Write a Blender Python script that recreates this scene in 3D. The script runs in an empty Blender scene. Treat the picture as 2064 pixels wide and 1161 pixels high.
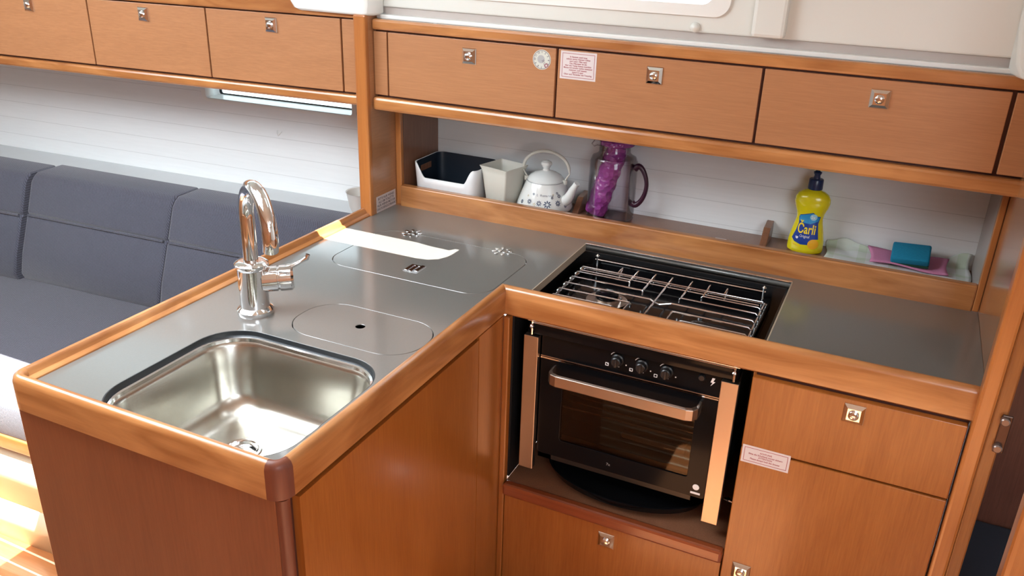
import bpy, bmesh, math, random
from mathutils import Vector, Matrix
random.seed(7)
R = math.radians
FL = 0.92                      # everything is laid out from the worktop rail (z = 0), the cabin sole lies 0.92 m lower
scene = bpy.context.scene
COL = scene.collection

# ------------------------------------------------------------ camera
cam_d = bpy.data.cameras.new('camera'); cam = bpy.data.objects.new('camera', cam_d); COL.objects.link(cam)
yaw, pitch, roll, foc = -0.42440977, 0.40864943, 0.03521636, 1706.39938
fwd = Vector((math.sin(yaw)*math.cos(pitch), math.cos(yaw)*math.cos(pitch), -math.sin(pitch)))
rt = Vector((math.cos(yaw), -math.sin(yaw), 0)); upv = rt.cross(fwd)
r2 = math.cos(roll)*rt + math.sin(roll)*upv; u2 = -math.sin(roll)*rt + math.cos(roll)*upv
M = Matrix((r2, u2, -fwd)).transposed().to_4x4()
M.translation = Vector((0.72780346, -1.5780993, 0.75+FL))
cam.matrix_world = M
cam_d.sensor_width = 36; cam_d.lens = foc/2064*36; cam_d.clip_start = 0.02
scene.camera = cam

# ------------------------------------------------------------ world, sun, added fill lamps, exposure
scene.view_settings.view_transform = 'Standard'; scene.view_settings.look = 'None'
scene.view_settings.gamma = 1; scene.view_settings.use_curve_mapping = False
scene.view_settings.exposure = 0.0
w = bpy.data.worlds.new('sky'); scene.world = w; w.use_nodes = True
bg = w.node_tree.nodes['Background']
bg.inputs[0].default_value = (0.86, 0.93, 1.0, 1); bg.inputs[1].default_value = 4.5
KX, KY = -0.5, 0.2             # the way the sunlight travels per metre of fall
sd = bpy.data.lights.new('sun', 'SUN'); so = bpy.data.objects.new('sun', sd); COL.objects.link(so)
sd.energy = 34; sd.angle = R(0.15); sd.color = (1, .96, .88)
so.rotation_euler = Vector((KX, KY, -1)).to_track_quat('-Z', 'Y').to_euler(); so.location = (1.5, -.6, 4)
def area(name, loc, sx, sy, e, col, target):
    d = bpy.data.lights.new(name, 'AREA'); d.shape = 'RECTANGLE'; d.size = sx; d.size_y = sy; d.energy = e; d.color = col
    o = bpy.data.objects.new(name, d); COL.objects.link(o); o.location = Vector(loc)+Vector((0,0,FL))
    o.rotation_euler = (Vector(target)-Vector(loc)).to_track_quat('-Z', 'Y').to_euler(); return o
area('fill_over_peninsula', (-.45, -.75, .985), .8, .5, 15.5, (.90, .96, 1), (-.1, -.75, 0))  # added fill lamp under the ceiling, brightens the peninsula worktop
area('fill_behind_camera', (1.6, -2.35, .75), 1.0, .8, 18, (.80, .91, 1), (-.2, .5, 0))  # added fill lamp behind the camera, brightens the shelf niche
area('fill_over_saloon', (-1.5, -.6, .985), 1.3, .9, 46, (.88, .95, 1), (-1.3, -.2, 0))  # added fill lamp out of view, brightens the saloon side

# ------------------------------------------------------------ materials
def new_mat(name):
    m = bpy.data.materials.new(name); m.use_nodes = True; nt = m.node_tree
    return m, nt, nt.nodes['Principled BSDF']
def plain(name, col, rough=.5, metal=0, coat=0, spec=None, var=.04, scale=18, bump=0):
    m, nt, b = new_mat(name)
    tc = nt.nodes.new('ShaderNodeTexCoord'); n = nt.nodes.new('ShaderNodeTexNoise'); n.inputs['Scale'].default_value = scale; n.inputs['Detail'].default_value = 5
    nt.links.new(tc.outputs['Object'], n.inputs['Vector'])
    mx = nt.nodes.new('ShaderNodeMix'); mx.data_type = 'RGBA'
    mx.inputs[6].default_value = (*[c*(1-var) for c in col], 1); mx.inputs[7].default_value = (*[min(1, c*(1+var)) for c in col], 1)
    nt.links.new(n.outputs['Fac'], mx.inputs[0]); nt.links.new(mx.outputs[2], b.inputs['Base Color'])
    b.inputs['Roughness'].default_value = rough; b.inputs['Metallic'].default_value = metal; b.inputs['Coat Weight'].default_value = coat
    b.inputs['Coat Roughness'].default_value = .12
    if spec is not None: b.inputs['Specular IOR Level'].default_value = spec
    if bump:
        bp = nt.nodes.new('ShaderNodeBump'); bp.inputs['Strength'].default_value = bump; bp.inputs['Distance'].default_value = .002
        nt.links.new(n.outputs['Fac'], bp.inputs['Height']); nt.links.new(bp.outputs[0], b.inputs['Normal'])
    return m
def wood(name, dark, light, axis='x', fine=90, coarse=7, rough=.32, coat=.5, figure=.25, seed=0, bump=.08):
    """grain runs along axis"""
    m, nt, b = new_mat(name); N = nt.nodes.new; L = nt.links.new
    tc = N('ShaderNodeTexCoord'); mp = N('ShaderNodeMapping'); L(tc.outputs['Object'], mp.inputs['Vector'])
    s = {'x': (.045, 1, 1), 'y': (1, .045, 1), 'z': (1, 1, .045)}[axis]
    mp.inputs['Scale'].default_value = s; mp.inputs['Location'].default_value = (seed*3.1, seed*1.7, seed*2.3)
    n1 = N('ShaderNodeTexNoise'); n1.inputs['Scale'].default_value = fine*3.2; n1.inputs['Detail'].default_value = 6; n1.inputs['Roughness'].default_value = .65
    mp2 = N('ShaderNodeMapping'); L(tc.outputs['Object'], mp2.inputs['Vector'])
    s2 = {'x': (.18, 1, 1), 'y': (1, .18, 1), 'z': (1, 1, .18)}[axis]
    mp2.inputs['Scale'].default_value = s2; mp2.inputs['Location'].default_value = (seed, seed*2.9, seed*.7)
    n2 = N('ShaderNodeTexNoise'); n2.inputs['Scale'].default_value = coarse*2; n2.inputs['Detail'].default_value = 3; n2.inputs['Distortion'].default_value = 1.2
    L(mp.outputs[0], n1.inputs['Vector']); L(mp2.outputs[0], n2.inputs['Vector'])
    mm = N('ShaderNodeMix'); mm.data_type = 'FLOAT'; mm.inputs[0].default_value = figure
    L(n1.outputs['Fac'], mm.inputs[2]); L(n2.outputs['Fac'], mm.inputs[3])
    rp = N('ShaderNodeValToRGB'); rp.color_ramp.elements[0].position = .36; rp.color_ramp.elements[1].position = .64
    rp.color_ramp.elements[0].color = (*dark, 1); rp.color_ramp.elements[1].color = (*light, 1)
    L(mm.outputs[0], rp.inputs[0]); L(rp.outputs[0], b.inputs['Base Color'])
    b.inputs['Roughness'].default_value = rough; b.inputs['Coat Weight'].default_value = coat; b.inputs['Coat Roughness'].default_value = .18
    bp = N('ShaderNodeBump'); bp.inputs['Strength'].default_value = bump; bp.inputs['Distance'].default_value = .001
    L(n1.outputs['Fac'], bp.inputs['Height']); L(bp.outputs[0], b.inputs['Normal'])
    return m
VD, VL = (.37, .165, .072), (.45, .21, .094)
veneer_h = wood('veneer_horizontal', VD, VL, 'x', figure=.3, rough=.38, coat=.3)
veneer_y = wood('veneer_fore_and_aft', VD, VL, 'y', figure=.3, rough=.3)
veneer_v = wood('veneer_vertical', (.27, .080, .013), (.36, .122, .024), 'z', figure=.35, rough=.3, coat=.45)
trim_x = wood('solid_trim_x', (.30, .105, .028), (.54, .24, .082), 'x', fine=25, coarse=9, figure=.7, rough=.28, coat=.6)
trim_y = wood('solid_trim_y', (.30, .105, .028), (.54, .24, .082), 'y', fine=25, coarse=9, figure=.7, rough=.28, coat=.6)
trim_z = wood('solid_trim_z', (.36, .12, .03), (.50, .19, .05), 'z', fine=25, coarse=6, figure=.5, rough=.28, coat=.6)
trim_dark = wood('dark_trim', (.17, .035, .012), (.27, .065, .02), 'x', fine=20, figure=.4, rough=.28, coat=.6)
corner_dark = wood('dark_corner', (.12, .028, .012), (.18, .045, .018), 'z', fine=20, figure=.3, rough=.5, coat=.1)
inner_dark = wood('inner_veneer', (.19, .08, .04), (.27, .12, .065), 'z', figure=.3, rough=.4)
gap_dark = plain('shadow_gap_lacquer', (.06, .014, .008), .6)
counter_m = plain('grey_laminate', (.145, .145, .137), .30, var=.10, scale=420, spec=.8, coat=.9)
groove_m = plain('lid_groove', (.02, .02, .02), .6)  # near-black colour stands in for shade in the lid gap and finger hole
wire_m = plain('polished_wire', (.92, .93, .94), .22, 1, var=.01)
chrome = plain('chrome', (.82, .82, .83), .07, 1, var=.01)
steel = plain('brushed_steel', (.56, .55, .50), .24, 1, var=.10, scale=7)
steel_rim = plain('polished_steel_rim', (.85, .86, .88), .12, 1, var=.02)
bronze = plain('satin_steel_strip', (.50, .42, .36), .34, 1, var=.03)
rubber = plain('black_gasket', (.015, .02, .025), .4)
black_gloss = plain('black_enamel', (.005, .005, .006), .12, spec=.13)
black_sat = plain('black_satin', (.012, .012, .013), .35)
navy = plain('navy_plastic', (.008, .016, .028), .45)
white_pl = plain('white_plastic', (.80, .82, .84), .35)
cream_pl = plain('cream_plastic', (.66, .65, .58), .4)
enamel = plain('white_enamel', (.74, .76, .74), .12, coat=.6)
frp = plain('white_gelcoat', (.70, .725, .69), .28, var=.015, scale=5, coat=.2)
frp_cool = plain('white_moulding', (.80, .82, .80), .3, var=.01)
grey_mark = plain('grey_mark', (.30, .31, .32), .5)
white_mark = plain('white_mark', (.85, .85, .85), .5)
paper = plain('sticker_paper', (.66, .60, .60), .5, var=.01)
red_ink = plain('red_ink', (.36, .10, .12), .6)
grey_ink = plain('grey_ink', (.16, .14, .16), .6)
maroon_ink = plain('maroon_ink', (.32, .12, .15), .6)
green_ink = plain('clock_green', (.72, .76, .66), .5)
yellow = plain('yellow_bottle', (.80, .70, .012), .22, coat=.5, var=.03)
cap_blue = plain('navy_cap', (.012, .03, .10), .3)
label_blue = plain('label_blue', (.01, .05, .30), .35)
label_cyan = plain('label_light_blue', (.03, .30, .62), .35)
label_yellow = plain('label_yellow', (.95, .72, .03), .35)
label_orange = plain('label_orange', (.90, .45, .02), .35)
blue_flower = plain('flower_blue', (.055, .075, .14), .4)
gold_flower = plain('flower_gold', (.45, .34, .12), .4)
purple_dark = plain('plum_plastic', (.045, .012, .03), .3)
teal = plain('teal_sponge', (.005, .22, .38), .9, var=.12, scale=220, bump=.6)
green_pad = plain('sponge_scourer', (.01, .07, .04), .95, var=.2, scale=400, bump=.6)
pink = plain('pink_cloth', (.62, .24, .42), .85, var=.08, scale=300, bump=.4)
cream_m = plain('porcelain', (.72, .70, .66), .3)
def mk_bulk(name, noise=30): return None
# veined fabric with a diagonal weave
def fabric():
    m, nt, b = new_mat('blue_grey_twill'); N = nt.nodes.new; L = nt.links.new
    tc = N('ShaderNodeTexCoord'); mp = N('ShaderNodeMapping'); L(tc.outputs['Object'], mp.inputs[0]); mp.inputs['Rotation'].default_value = (0, R(38), 0)
    wv = N('ShaderNodeTexWave'); wv.inputs['Scale'].default_value = 62; wv.inputs['Distortion'].default_value = 1.5; wv.inputs['Detail'].default_value = 2; wv.inputs['Detail Scale'].default_value = 6
    L(mp.outputs[0], wv.inputs[0])
    ns = N('ShaderNodeTexNoise'); ns.inputs['Scale'].default_value = 350; L(tc.outputs['Object'], ns.inputs[0])
    ad = N('ShaderNodeMix'); ad.data_type = 'FLOAT'; ad.inputs[0].default_value = .45; L(wv.outputs['Fac'], ad.inputs[2]); L(ns.outputs['Fac'], ad.inputs[3])
    rp = N('ShaderNodeValToRGB'); rp.color_ramp.elements[0].position = .2; rp.color_ramp.elements[1].position = .8
    rp.color_ramp.elements[0].color = (.040, .042, .060, 1); rp.color_ramp.elements[1].color = (.092, .098, .138, 1)
    L(ad.outputs[0], rp.inputs[0]); L(rp.outputs[0], b.inputs['Base Color'])
    b.inputs['Roughness'].default_value = .9; b.inputs['Sheen Weight'].default_value = .4
    bp = N('ShaderNodeBump'); bp.inputs['Strength'].default_value = .5; bp.inputs['Distance'].default_value = .002
    L(ad.outputs[0], bp.inputs['Height']); L(bp.outputs[0], b.inputs['Normal'])
    return m
twill = fabric()
def planks(name, col, pitch=.062):
    m, nt, b = new_mat(name); N = nt.nodes.new; L = nt.links.new
    tc = N('ShaderNodeTexCoord'); sp = N('ShaderNodeSeparateXYZ'); L(tc.outputs['Object'], sp.inputs[0])
    d = N('ShaderNodeMath'); d.operation = 'DIVIDE'; d.inputs[1].default_value = pitch; L(sp.outputs['Z'], d.inputs[0])
    fr = N('ShaderNodeMath'); fr.operation = 'FRACT'; L(d.outputs[0], fr.inputs[0])
    lt = N('ShaderNodeMath'); lt.operation = 'LESS_THAN'; lt.inputs[1].default_value = .022; L(fr.outputs[0], lt.inputs[0])
    mp = N('ShaderNodeMapping'); L(tc.outputs['Object'], mp.inputs[0]); mp.inputs['Scale'].default_value = (.05, 1, 1)
    ns = N('ShaderNodeTexNoise'); ns.inputs['Scale'].default_value = 130; L(mp.outputs[0], ns.inputs[0])
    r = N('ShaderNodeMix'); r.data_type = 'RGBA'; r.inputs[6].default_value = (*[c*.93 for c in col], 1); r.inputs[7].default_value = (*col, 1); L(ns.outputs['Fac'], r.inputs[0])
    q = N('ShaderNodeMix'); q.data_type = 'RGBA'; q.inputs[7].default_value = (*[c*.72 for c in col], 1); L(lt.outputs[0], q.inputs[0]); L(r.outputs[2], q.inputs[6])
    L(q.outputs[2], b.inputs['Base Color']); b.inputs['Roughness'].default_value = .32; b.inputs['Coat Weight'].default_value = .2
    return m
plank_m = planks('white_planking', (.82, .85, .86))
def sole():
    m, nt, b = new_mat('teak_and_holly'); N = nt.nodes.new; L = nt.links.new
    tc = N('ShaderNodeTexCoord'); sp = N('ShaderNodeSeparateXYZ'); L(tc.outputs['Object'], sp.inputs[0])
    d = N('ShaderNodeMath'); d.operation = 'DIVIDE'; d.inputs[1].default_value = .05; L(sp.outputs['Y'], d.inputs[0])
    fr = N('ShaderNodeMath'); fr.operation = 'FRACT'; L(d.outputs[0], fr.inputs[0])
    lt = N('ShaderNodeMath'); lt.operation = 'LESS_THAN'; lt.inputs[1].default_value = .12; L(fr.outputs[0], lt.inputs[0])
    mp = N('ShaderNodeMapping'); L(tc.outputs['Object'], mp.inputs[0]); mp.inputs['Scale'].default_value = (.06, 1, 1)
    ns = N('ShaderNodeTexNoise'); ns.inputs['Scale'].default_value = 160; ns.inputs['Detail'].default_value = 5; L(mp.outputs[0], ns.inputs[0])
    rp = N('ShaderNodeValToRGB'); rp.color_ramp.elements[0].color = (.30, .10, .03, 1); rp.color_ramp.elements[1].color = (.52, .21, .075, 1); L(ns.outputs['Fac'], rp.inputs[0])
    q = N('ShaderNodeMix'); q.data_type = 'RGBA'; q.inputs[7].default_value = (.80, .68, .50, 1); L(lt.outputs[0], q.inputs[0]); L(rp.outputs[0], q.inputs[6])
    L(q.outputs[2], b.inputs['Base Color']); b.inputs['Roughness'].default_value = .3; b.inputs['Coat Weight'].default_value = .5
    return m
sole_m = sole()
def towel_mat():
    m, nt, b = new_mat('striped_tea_towel'); N = nt.nodes.new; L = nt.links.new
    tc = N('ShaderNodeTexCoord'); sp = N('ShaderNodeSeparateXYZ'); L(tc.outputs['Object'], sp.inputs[0])
    fs = []
    for ax, pw, ph in (('X', .075, .2), ('Y', .055, .35)):
        d = N('ShaderNodeMath'); d.operation = 'DIVIDE'; d.inputs[1].default_value = pw; L(sp.outputs[ax], d.inputs[0])
        a = N('ShaderNodeMath'); a.operation = 'ADD'; a.inputs[1].default_value = ph; L(d.outputs[0], a.inputs[0])
        fr = N('ShaderNodeMath'); fr.operation = 'FRACT'; L(a.outputs[0], fr.inputs[0])
        lt = N('ShaderNodeMath'); lt.operation = 'LESS_THAN'; lt.inputs[1].default_value = .28; L(fr.outputs[0], lt.inputs[0]); fs.append(lt)
    ad = N('ShaderNodeMath'); ad.operation = 'ADD'; L(fs[0].outputs[0], ad.inputs[0]); L(fs[1].outputs[0], ad.inputs[1])
    h = N('ShaderNodeMath'); h.operation = 'MULTIPLY'; h.inputs[1].default_value = .38; L(ad.outputs[0], h.inputs[0])
    q = N('ShaderNodeMix'); q.data_type = 'RGBA'; q.inputs[6].default_value = (.74, .78, .78, 1); q.inputs[7].default_value = (.50, .62, .46, 1); L(h.outputs[0], q.inputs[0])
    L(q.outputs[2], b.inputs['Base Color']); b.inputs['Roughness'].default_value = .9
    return m
towel_m = towel_mat()
def clear(name, tint, refl=.12, rough=.03):
    m = bpy.data.materials.new(name); m.use_nodes = True; nt = m.node_tree; nt.nodes.clear(); N = nt.nodes.new; L = nt.links.new
    o = N('ShaderNodeOutputMaterial'); mx = N('ShaderNodeMixShader'); t = N('ShaderNodeBsdfTransparent'); g = N('ShaderNodeBsdfGlossy'); lw = N('ShaderNodeLayerWeight')
    t.inputs[0].default_value = (*tint, 1); g.inputs['Roughness'].default_value = rough; lw.inputs[0].default_value = .25
    a = N('ShaderNodeMath'); a.operation = 'MULTIPLY_ADD'; a.inputs[1].default_value = .7; a.inputs[2].default_value = refl; L(lw.outputs['Fresnel'], a.inputs[0])
    L(a.outputs[0], mx.inputs[0]); L(t.outputs[0], mx.inputs[1]); L(g.outputs[0], mx.inputs[2]); L(mx.outputs[0], o.inputs[0])
    return m
clear_pl = clear('clear_plastic', (.985, .97, .985), .015)
oven_glass = clear('oven_glass', (.40, .38, .36), .02)
win_glass = clear('window_glass', (.9, .95, .95), .04)
def purple_mat():
    m, nt, b = new_mat('purple_clear_plastic'); N = nt.nodes.new; L = nt.links.new
    b.inputs['Base Color'].default_value = (.50, .10, .46, 1); b.inputs['Roughness'].default_value = .1; b.inputs['Transmission Weight'].default_value = .35
    tc = N('ShaderNodeTexCoord'); v = N('ShaderNodeTexVoronoi'); v.inputs['Scale'].default_value = 75; L(tc.outputs['Object'], v.inputs[0])
    bp = N('ShaderNodeBump'); bp.inputs['Strength'].default_value = .9; bp.inputs['Distance'].default_value = .006; L(v.outputs['Distance'], bp.inputs['Height']); L(bp.outputs[0], b.inputs['Normal'])
    return m
purple_m = purple_mat()
def glow(name, col, s):
    m = bpy.data.materials.new(name); m.use_nodes = True; nt = m.node_tree; nt.nodes.clear()
    o = nt.nodes.new('ShaderNodeOutputMaterial'); e = nt.nodes.new('ShaderNodeEmission'); e.inputs[0].default_value = (*col, 1); e.inputs[1].default_value = s
    nt.links.new(e.outputs[0], o.inputs[0]); return m
sky_m = glow('bright_sky_outside', (.93, .97, 1), 3.2)

# ------------------------------------------------------------ mesh helpers (all coordinates are cabin coordinates)
def box(bm, x0, x1, y0, y1, z0, z1, bev=0, seg=2, rz=0, at=None):
    vs = [bm.verts.new(v) for v in ((x0,y0,z0),(x1,y0,z0),(x1,y1,z0),(x0,y1,z0),(x0,y0,z1),(x1,y0,z1),(x1,y1,z1),(x0,y1,z1))]
    fs = [bm.faces.new([vs[i] for i in f]) for f in ((3,2,1,0),(4,5,6,7),(0,1,5,4),(1,2,6,5),(2,3,7,6),(3,0,4,7))]
    if bev:
        es = {e for f in fs for e in f.edges}
        r = bmesh.ops.bevel(bm, geom=list(es), offset=bev, segments=seg, profile=.5, affect='EDGES', clamp_overlap=True)
        vs = list({v for f in r['faces'] for v in f.verts} | {v for v in vs if v.is_valid})
    return vs
def loft(bm, rings, cap=True, closed=True):
    """rings: lists of equal length of points"""
    V = [[bm.verts.new(p) for p in r] for r in rings]; n = len(V[0]); fs = []
    for a, b in zip(V[:-1], V[1:]):
        for i in range(n if closed else n-1):
            j = (i+1) % n; fs.append(bm.faces.new((a[i], a[j], b[j], b[i])))
    if cap and closed:
        bm.faces.new(list(reversed(V[0]))); bm.faces.new(V[-1])
    return V
def tube(bm, pts, r, n=10, cap=True):
    P = [Vector(p) for p in pts]; rings = []; up = None
    for i, p in enumerate(P):
        t = (P[min(i+1, len(P)-1)] - P[max(i-1, 0)]).normalized()
        if up is None:
            up = Vector((0, 0, 1)) if abs(t.z) < .9 else Vector((0, 1, 0))
        s = t.cross(up).normalized(); up = s.cross(t).normalized()
        rr = r[i] if isinstance(r, (list, tuple)) else r
        rings.append([p + (s*math.cos(2*math.pi*k/n) + up*math.sin(2*math.pi*k/n))*rr for k in range(n)])
    loft(bm, rings, cap)
def lathe(bm, prof, c=(0, 0, 0), n=32, axis='z', M4=None, sx=1, sy=1, caps=True):
    c = Vector(c); rings = []
    for r, z in prof:
        ring = []
        for k in range(n):
            a = 2*math.pi*k/n; p = Vector((r*math.cos(a)*sx, r*math.sin(a)*sy, z))
            if axis == 'y': p = Vector((p.x, -p.z, p.y))     # prof z points towards the viewer (-y)
            if axis == 'x': p = Vector((p.z, p.x, p.y))
            if M4: p = M4 @ p
            ring.append(p + c)
        rings.append(ring)
    loft(bm, rings, caps)
def arc2(cx, cy, r, a0, a1, n=6): return [(cx+r*math.cos(R(a0+(a1-a0)*i/n)), cy+r*math.sin(R(a0+(a1-a0)*i/n))) for i in range(n+1)]
def rrect(x0, x1, y0, y1, r, n=8):
    r = max(r, 1e-4)
    return arc2(x1-r, y0+r, r, -90, 0, n)+arc2(x1-r, y1-r, r, 0, 90, n)+arc2(x0+r, y1-r, r, 90, 180, n)+arc2(x0+r, y0+r, r, 180, 270, n)
def plate(bm, outlines, z0, z1, M4=None):
    """flat plate with holes; outlines[0] outer, rest holes, extruded z0..z1 in a local frame M4"""
    cu = bpy.data.curves.new('tmp', 'CURVE'); cu.dimensions = '2D'; cu.fill_mode = 'BOTH'; cu.extrude = (z1-z0)/2
    for o in outlines:
        s = cu.splines.new('POLY'); s.points.add(len(o)-1); s.use_cyclic_u = True
        for i, p in enumerate(o): s.points[i].co = (p[0], p[1], 0, 1)
    ob = bpy.data.objects.new('tmp', cu); COL.objects.link(ob); bpy.context.view_layer.update()
    me = bpy.data.meshes.new_from_object(ob)
    me.transform(Matrix.Translation((0, 0, (z0+z1)/2)))
    if M4: me.transform(M4)
    bm.from_mesh(me)
    bpy.data.objects.remove(ob); bpy.data.curves.remove(cu); bpy.data.meshes.remove(me)
    bmesh.ops.remove_doubles(bm, verts=bm.verts, dist=1e-6)
def text(bm, s, size, M4, depth=.0004, bold=0, align='CENTER', sx=1):
    cu = bpy.data.curves.new('tmp', 'FONT'); cu.body = s; cu.size = size; cu.align_x = align; cu.align_y = 'CENTER'; cu.extrude = depth/2; cu.offset = bold; cu.resolution_u = 3
    ob = bpy.data.objects.new('tmp', cu); COL.objects.link(ob); bpy.context.view_layer.update()
    me = bpy.data.meshes.new_from_object(ob); me.transform(Matrix.Diagonal((sx, 1, 1, 1))); me.transform(M4); bm.from_mesh(me)
    bpy.data.objects.remove(ob); bpy.data.curves.remove(cu); bpy.data.meshes.remove(me)
def face_y(x, y, z, rot=0):    # local x -> +x, local y -> +z, local z -> -y (towards the viewer)
    return Matrix.Translation((x, y, z)) @ Matrix(((1,0,0,0),(0,0,-1,0),(0,1,0,0),(0,0,0,1))) @ Matrix.Rotation(rot, 4, 'Z')
def face_x(x, y, z):           # a plate on a face that looks to +x: local x -> +y
    return Matrix.Translation((x, y, z)) @ Matrix(((0,0,1,0),(1,0,0,0),(0,1,0,0),(0,0,0,1)))
def BM(): return bmesh.new()
def _base(o):
    while o.parent: o = o.parent
    return o
TOP = []
def obj(name, bm, mat, parent=None, smooth=False, sub=0, bev=0, kind=None, label=None, base=None, solid=0):
    """link one mesh; vertices are cabin coordinates and are moved into the frame of the thing"""
    bmesh.ops.recalc_face_normals(bm, faces=bm.faces)
    me = bpy.data.meshes.new(name); 
    mats = mat if isinstance(mat, (list, tuple)) else [mat]
    if parent is None:
        xs = [v.co for v in bm.verts]
        loc = Vector(base) if base else Vector(((min(v.x for v in xs)+max(v.x for v in xs))/2, (min(v.y for v in xs)+max(v.y for v in xs))/2, min(v.z for v in xs)))
        off = loc
    else:
        off = Vector(parent['_off']); loc = Vector((0, 0, 0))
    bmesh.ops.translate(bm, vec=-off, verts=bm.verts)
    if smooth:
        for f in bm.faces: f.smooth = True
    bm.to_mesh(me); bm.free()
    for m in mats: me.materials.append(m)
    if smooth:
        try: me.set_sharp_from_angle(angle=R(38))
        except Exception: pass
    o = bpy.data.objects.new(name, me); COL.objects.link(o); o.location = loc
    o['_off'] = tuple(off)
    if parent is not None: o.parent = parent
    else: TOP.append(o)
    if solid:
        s = o.modifiers.new('thickness', 'SOLIDIFY'); s.thickness = solid; s.offset = 0
    if bev:
        b = o.modifiers.new('bevel', 'BEVEL'); b.width = bev; b.segments = 2; b.limit_method = 'ANGLE'; b.angle_limit = R(40)
    if sub:
        s = o.modifiers.new('subdivision', 'SUBSURF'); s.levels = sub; s.render_levels = sub
    if kind: o['kind'] = kind
    if label: o['label'] = label
    return o
def thing(name, label, cat, loc, group=None):
    o = bpy.data.objects.new(name, None); COL.objects.link(o); o.location = loc; o.empty_display_size = .03
    o['_off'] = tuple(loc); o['label'] = label; o['category'] = cat
    if group: o['group'] = group
    TOP.append(o); return o
def tag(o, label, cat, group=None):
    o['label'] = label; o['category'] = cat
    if group: o['group'] = group
    return o
def part(name, mat, parent, *boxes, bev=0, **k):
    b = BM()
    for a in boxes: box(b, *a)
    return obj(name, b, mat, parent, bev=bev, **k)
def struct(name, bm, mat, **k): return obj(name, bm, mat, kind='structure', **k)

def smooth_path(pts, n=8):
    P = [Vector(p) for p in pts]; out = []
    for i in range(len(P)-1):
        p0 = P[max(i-1, 0)]; p1 = P[i]; p2 = P[i+1]; p3 = P[min(i+2, len(P)-1)]
        for k in range(n):
            t = k/n
            out.append(.5*((2*p1)+(-p0+p2)*t+(2*p0-5*p1+4*p2-p3)*t*t+(-p0+3*p1-3*p2+p3)*t**3))
    out.append(P[-1]); return out

# ------------------------------------------------------------ the setting
b = BM(); box(b, -4.2, 3.0, -3.2, .75, -.96, -.92); struct('floor', b, sole_m)
b = BM()      # cabin ceiling; unseen openings added and shaped to throw the sun patches
plate(b, [[(-4.2, -2.62), (3.0, -2.62), (3.0, .40), (-4.2, .40)],
          [(x+.51, y-.204) for x, y in ((-.62, .083), (-.265, .083), (-.235, .089), (-.214, .105), (-.203, .130), (-.200, .150), (-.200, .197), (-.236, .197), (-.246, .181), (-.30, .183), (-.35, .190), (-.62, .190))],
          [(x+.51, y-.204) for x, y in ((-.545, .1955), (-.285, .1955), (-.278, .200), (-.285, .2045), (-.535, .2045), (-.545, .200))],
          rrect(-1.24, -.29, -1.28, -.505, .03), rrect(1.2, 1.65, -1.3, -.78, .05), rrect(1.3, 2.3, -2.5, -1.65, .02)], 1.0, 1.05)
struct('ceiling', b, frp)
b = BM(); box(b, -4.2, 3.0, -2.65, -2.6, -.92, 1.0); struct('wall_back', b, veneer_h)
b = BM(); box(b, -4.25, -4.2, -2.65, .75, -.92, 1.0); struct('wall_left', b, frp)
b = BM(); box(b, 3.0, 3.05, -2.65, .75, -.92, 1.0); struct('wall_aft', b, frp)
b = BM(); box(b, -.55, 1.02, .652, .70, -.3, .50); struct('wall_galley', b, plank_m)
b = BM(); box(b, -4.2, 3.0, .403, .80, .505, .53); struct('ceiling', b, frp)      # underside of the side deck
# the saloon side of the hull, with the long window cut through it
SW = .06; wl = .62+SW*.6
def sal_M(s, k, x=0, z=0):      # frame on the plane y = k + s*x, local x along it
    a = math.atan(s); return Matrix.Translation((x, k+s*x, z)) @ Matrix.Rotation(a, 4, 'Z') @ Matrix(((1,0,0,0),(0,0,-1,0),(0,1,0,0),(0,0,0,1)))
Mw = sal_M(SW, wl)
b = BM(); plate(b, [[(-3.6, -.92), (-.60, -.92), (-.60, .50), (-3.6, .50)], rrect(-1.398, -.817, .170, .31, .02)], -.03, 0, Mw); struct('wall_saloon', b, plank_m)
# hull window
b = BM(); plate(b, [rrect(-1.405, -.81, .166, .315, .025), rrect(-1.388, -.826, .177, .303, .010)], -.075, .005, Mw)
win = struct('window_1', b, frp_cool)
b = BM(); loft(b, [[(x, .1772, 0), (x, .1772, -.073), (x, .1800, -.073), (x, .1795, -.028), (x, .1780, 0)] for x in (-1.387, -.827)])
for v in b.verts: v.co = Mw @ v.co
obj('window_sill', b, frp_cool, win)
b = BM(); plate(b, [rrect(-1.387, -.827, .1795, .302, .008), rrect(-1.378, -.836, .1835, .298, .006)], -.068, -.064, Mw); obj('gasket', b, rubber, win)
b = BM(); plate(b, [rrect(-1.387, -.827, .180, .302, .008)], -.072, -.069, Mw); obj('pane', b, win_glass, win)
# settee ledge behind the back cushions
b = BM(); plate(b, [[(-3.5, .43+SW*-2.9), (-.605, .44), (-.605, .635), (-3.5, .635+SW*-2.9)]], -.13, -.105); struct('trim_1', b, plain('ledge_grey_white', (.56, .58, .59), .5))
# coachroof side above the galley cupboards
b = BM(); plate(b, [[(-.56, .536), (1.3, .536), (1.3, 1.0), (-.56, 1.0)], rrect(-.45, .322, .585, .86, .035)], -.03, 0, face_y(0, .37, 0)); struct('wall_coachroof', b, frp, bev=.004)
b = BM(); plate(b, [rrect(-.485, .345, .571, .885, .035), rrect(-.445, .306, .596, .85, .025)], -.02, .007, face_y(0, .37, 0)); w2 = struct('window_2', b, frp_cool, bev=.003)
b = BM(); plate(b, [rrect(-.45, .312, .59, .855, .025)], -.016, -.012, face_y(0, .37, 0)); obj('pane', b, win_glass, w2)
b = BM(); box(b, -.56, .915, .356, .40, .507, .518, .003); struct('trim_2', b, frp_cool)
b = BM(); box(b, -.56, 1.3, .378, .40, .515, .540); struct('trim_3', b, plain('groove_lining', (.48, .43, .40), .6))
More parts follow.
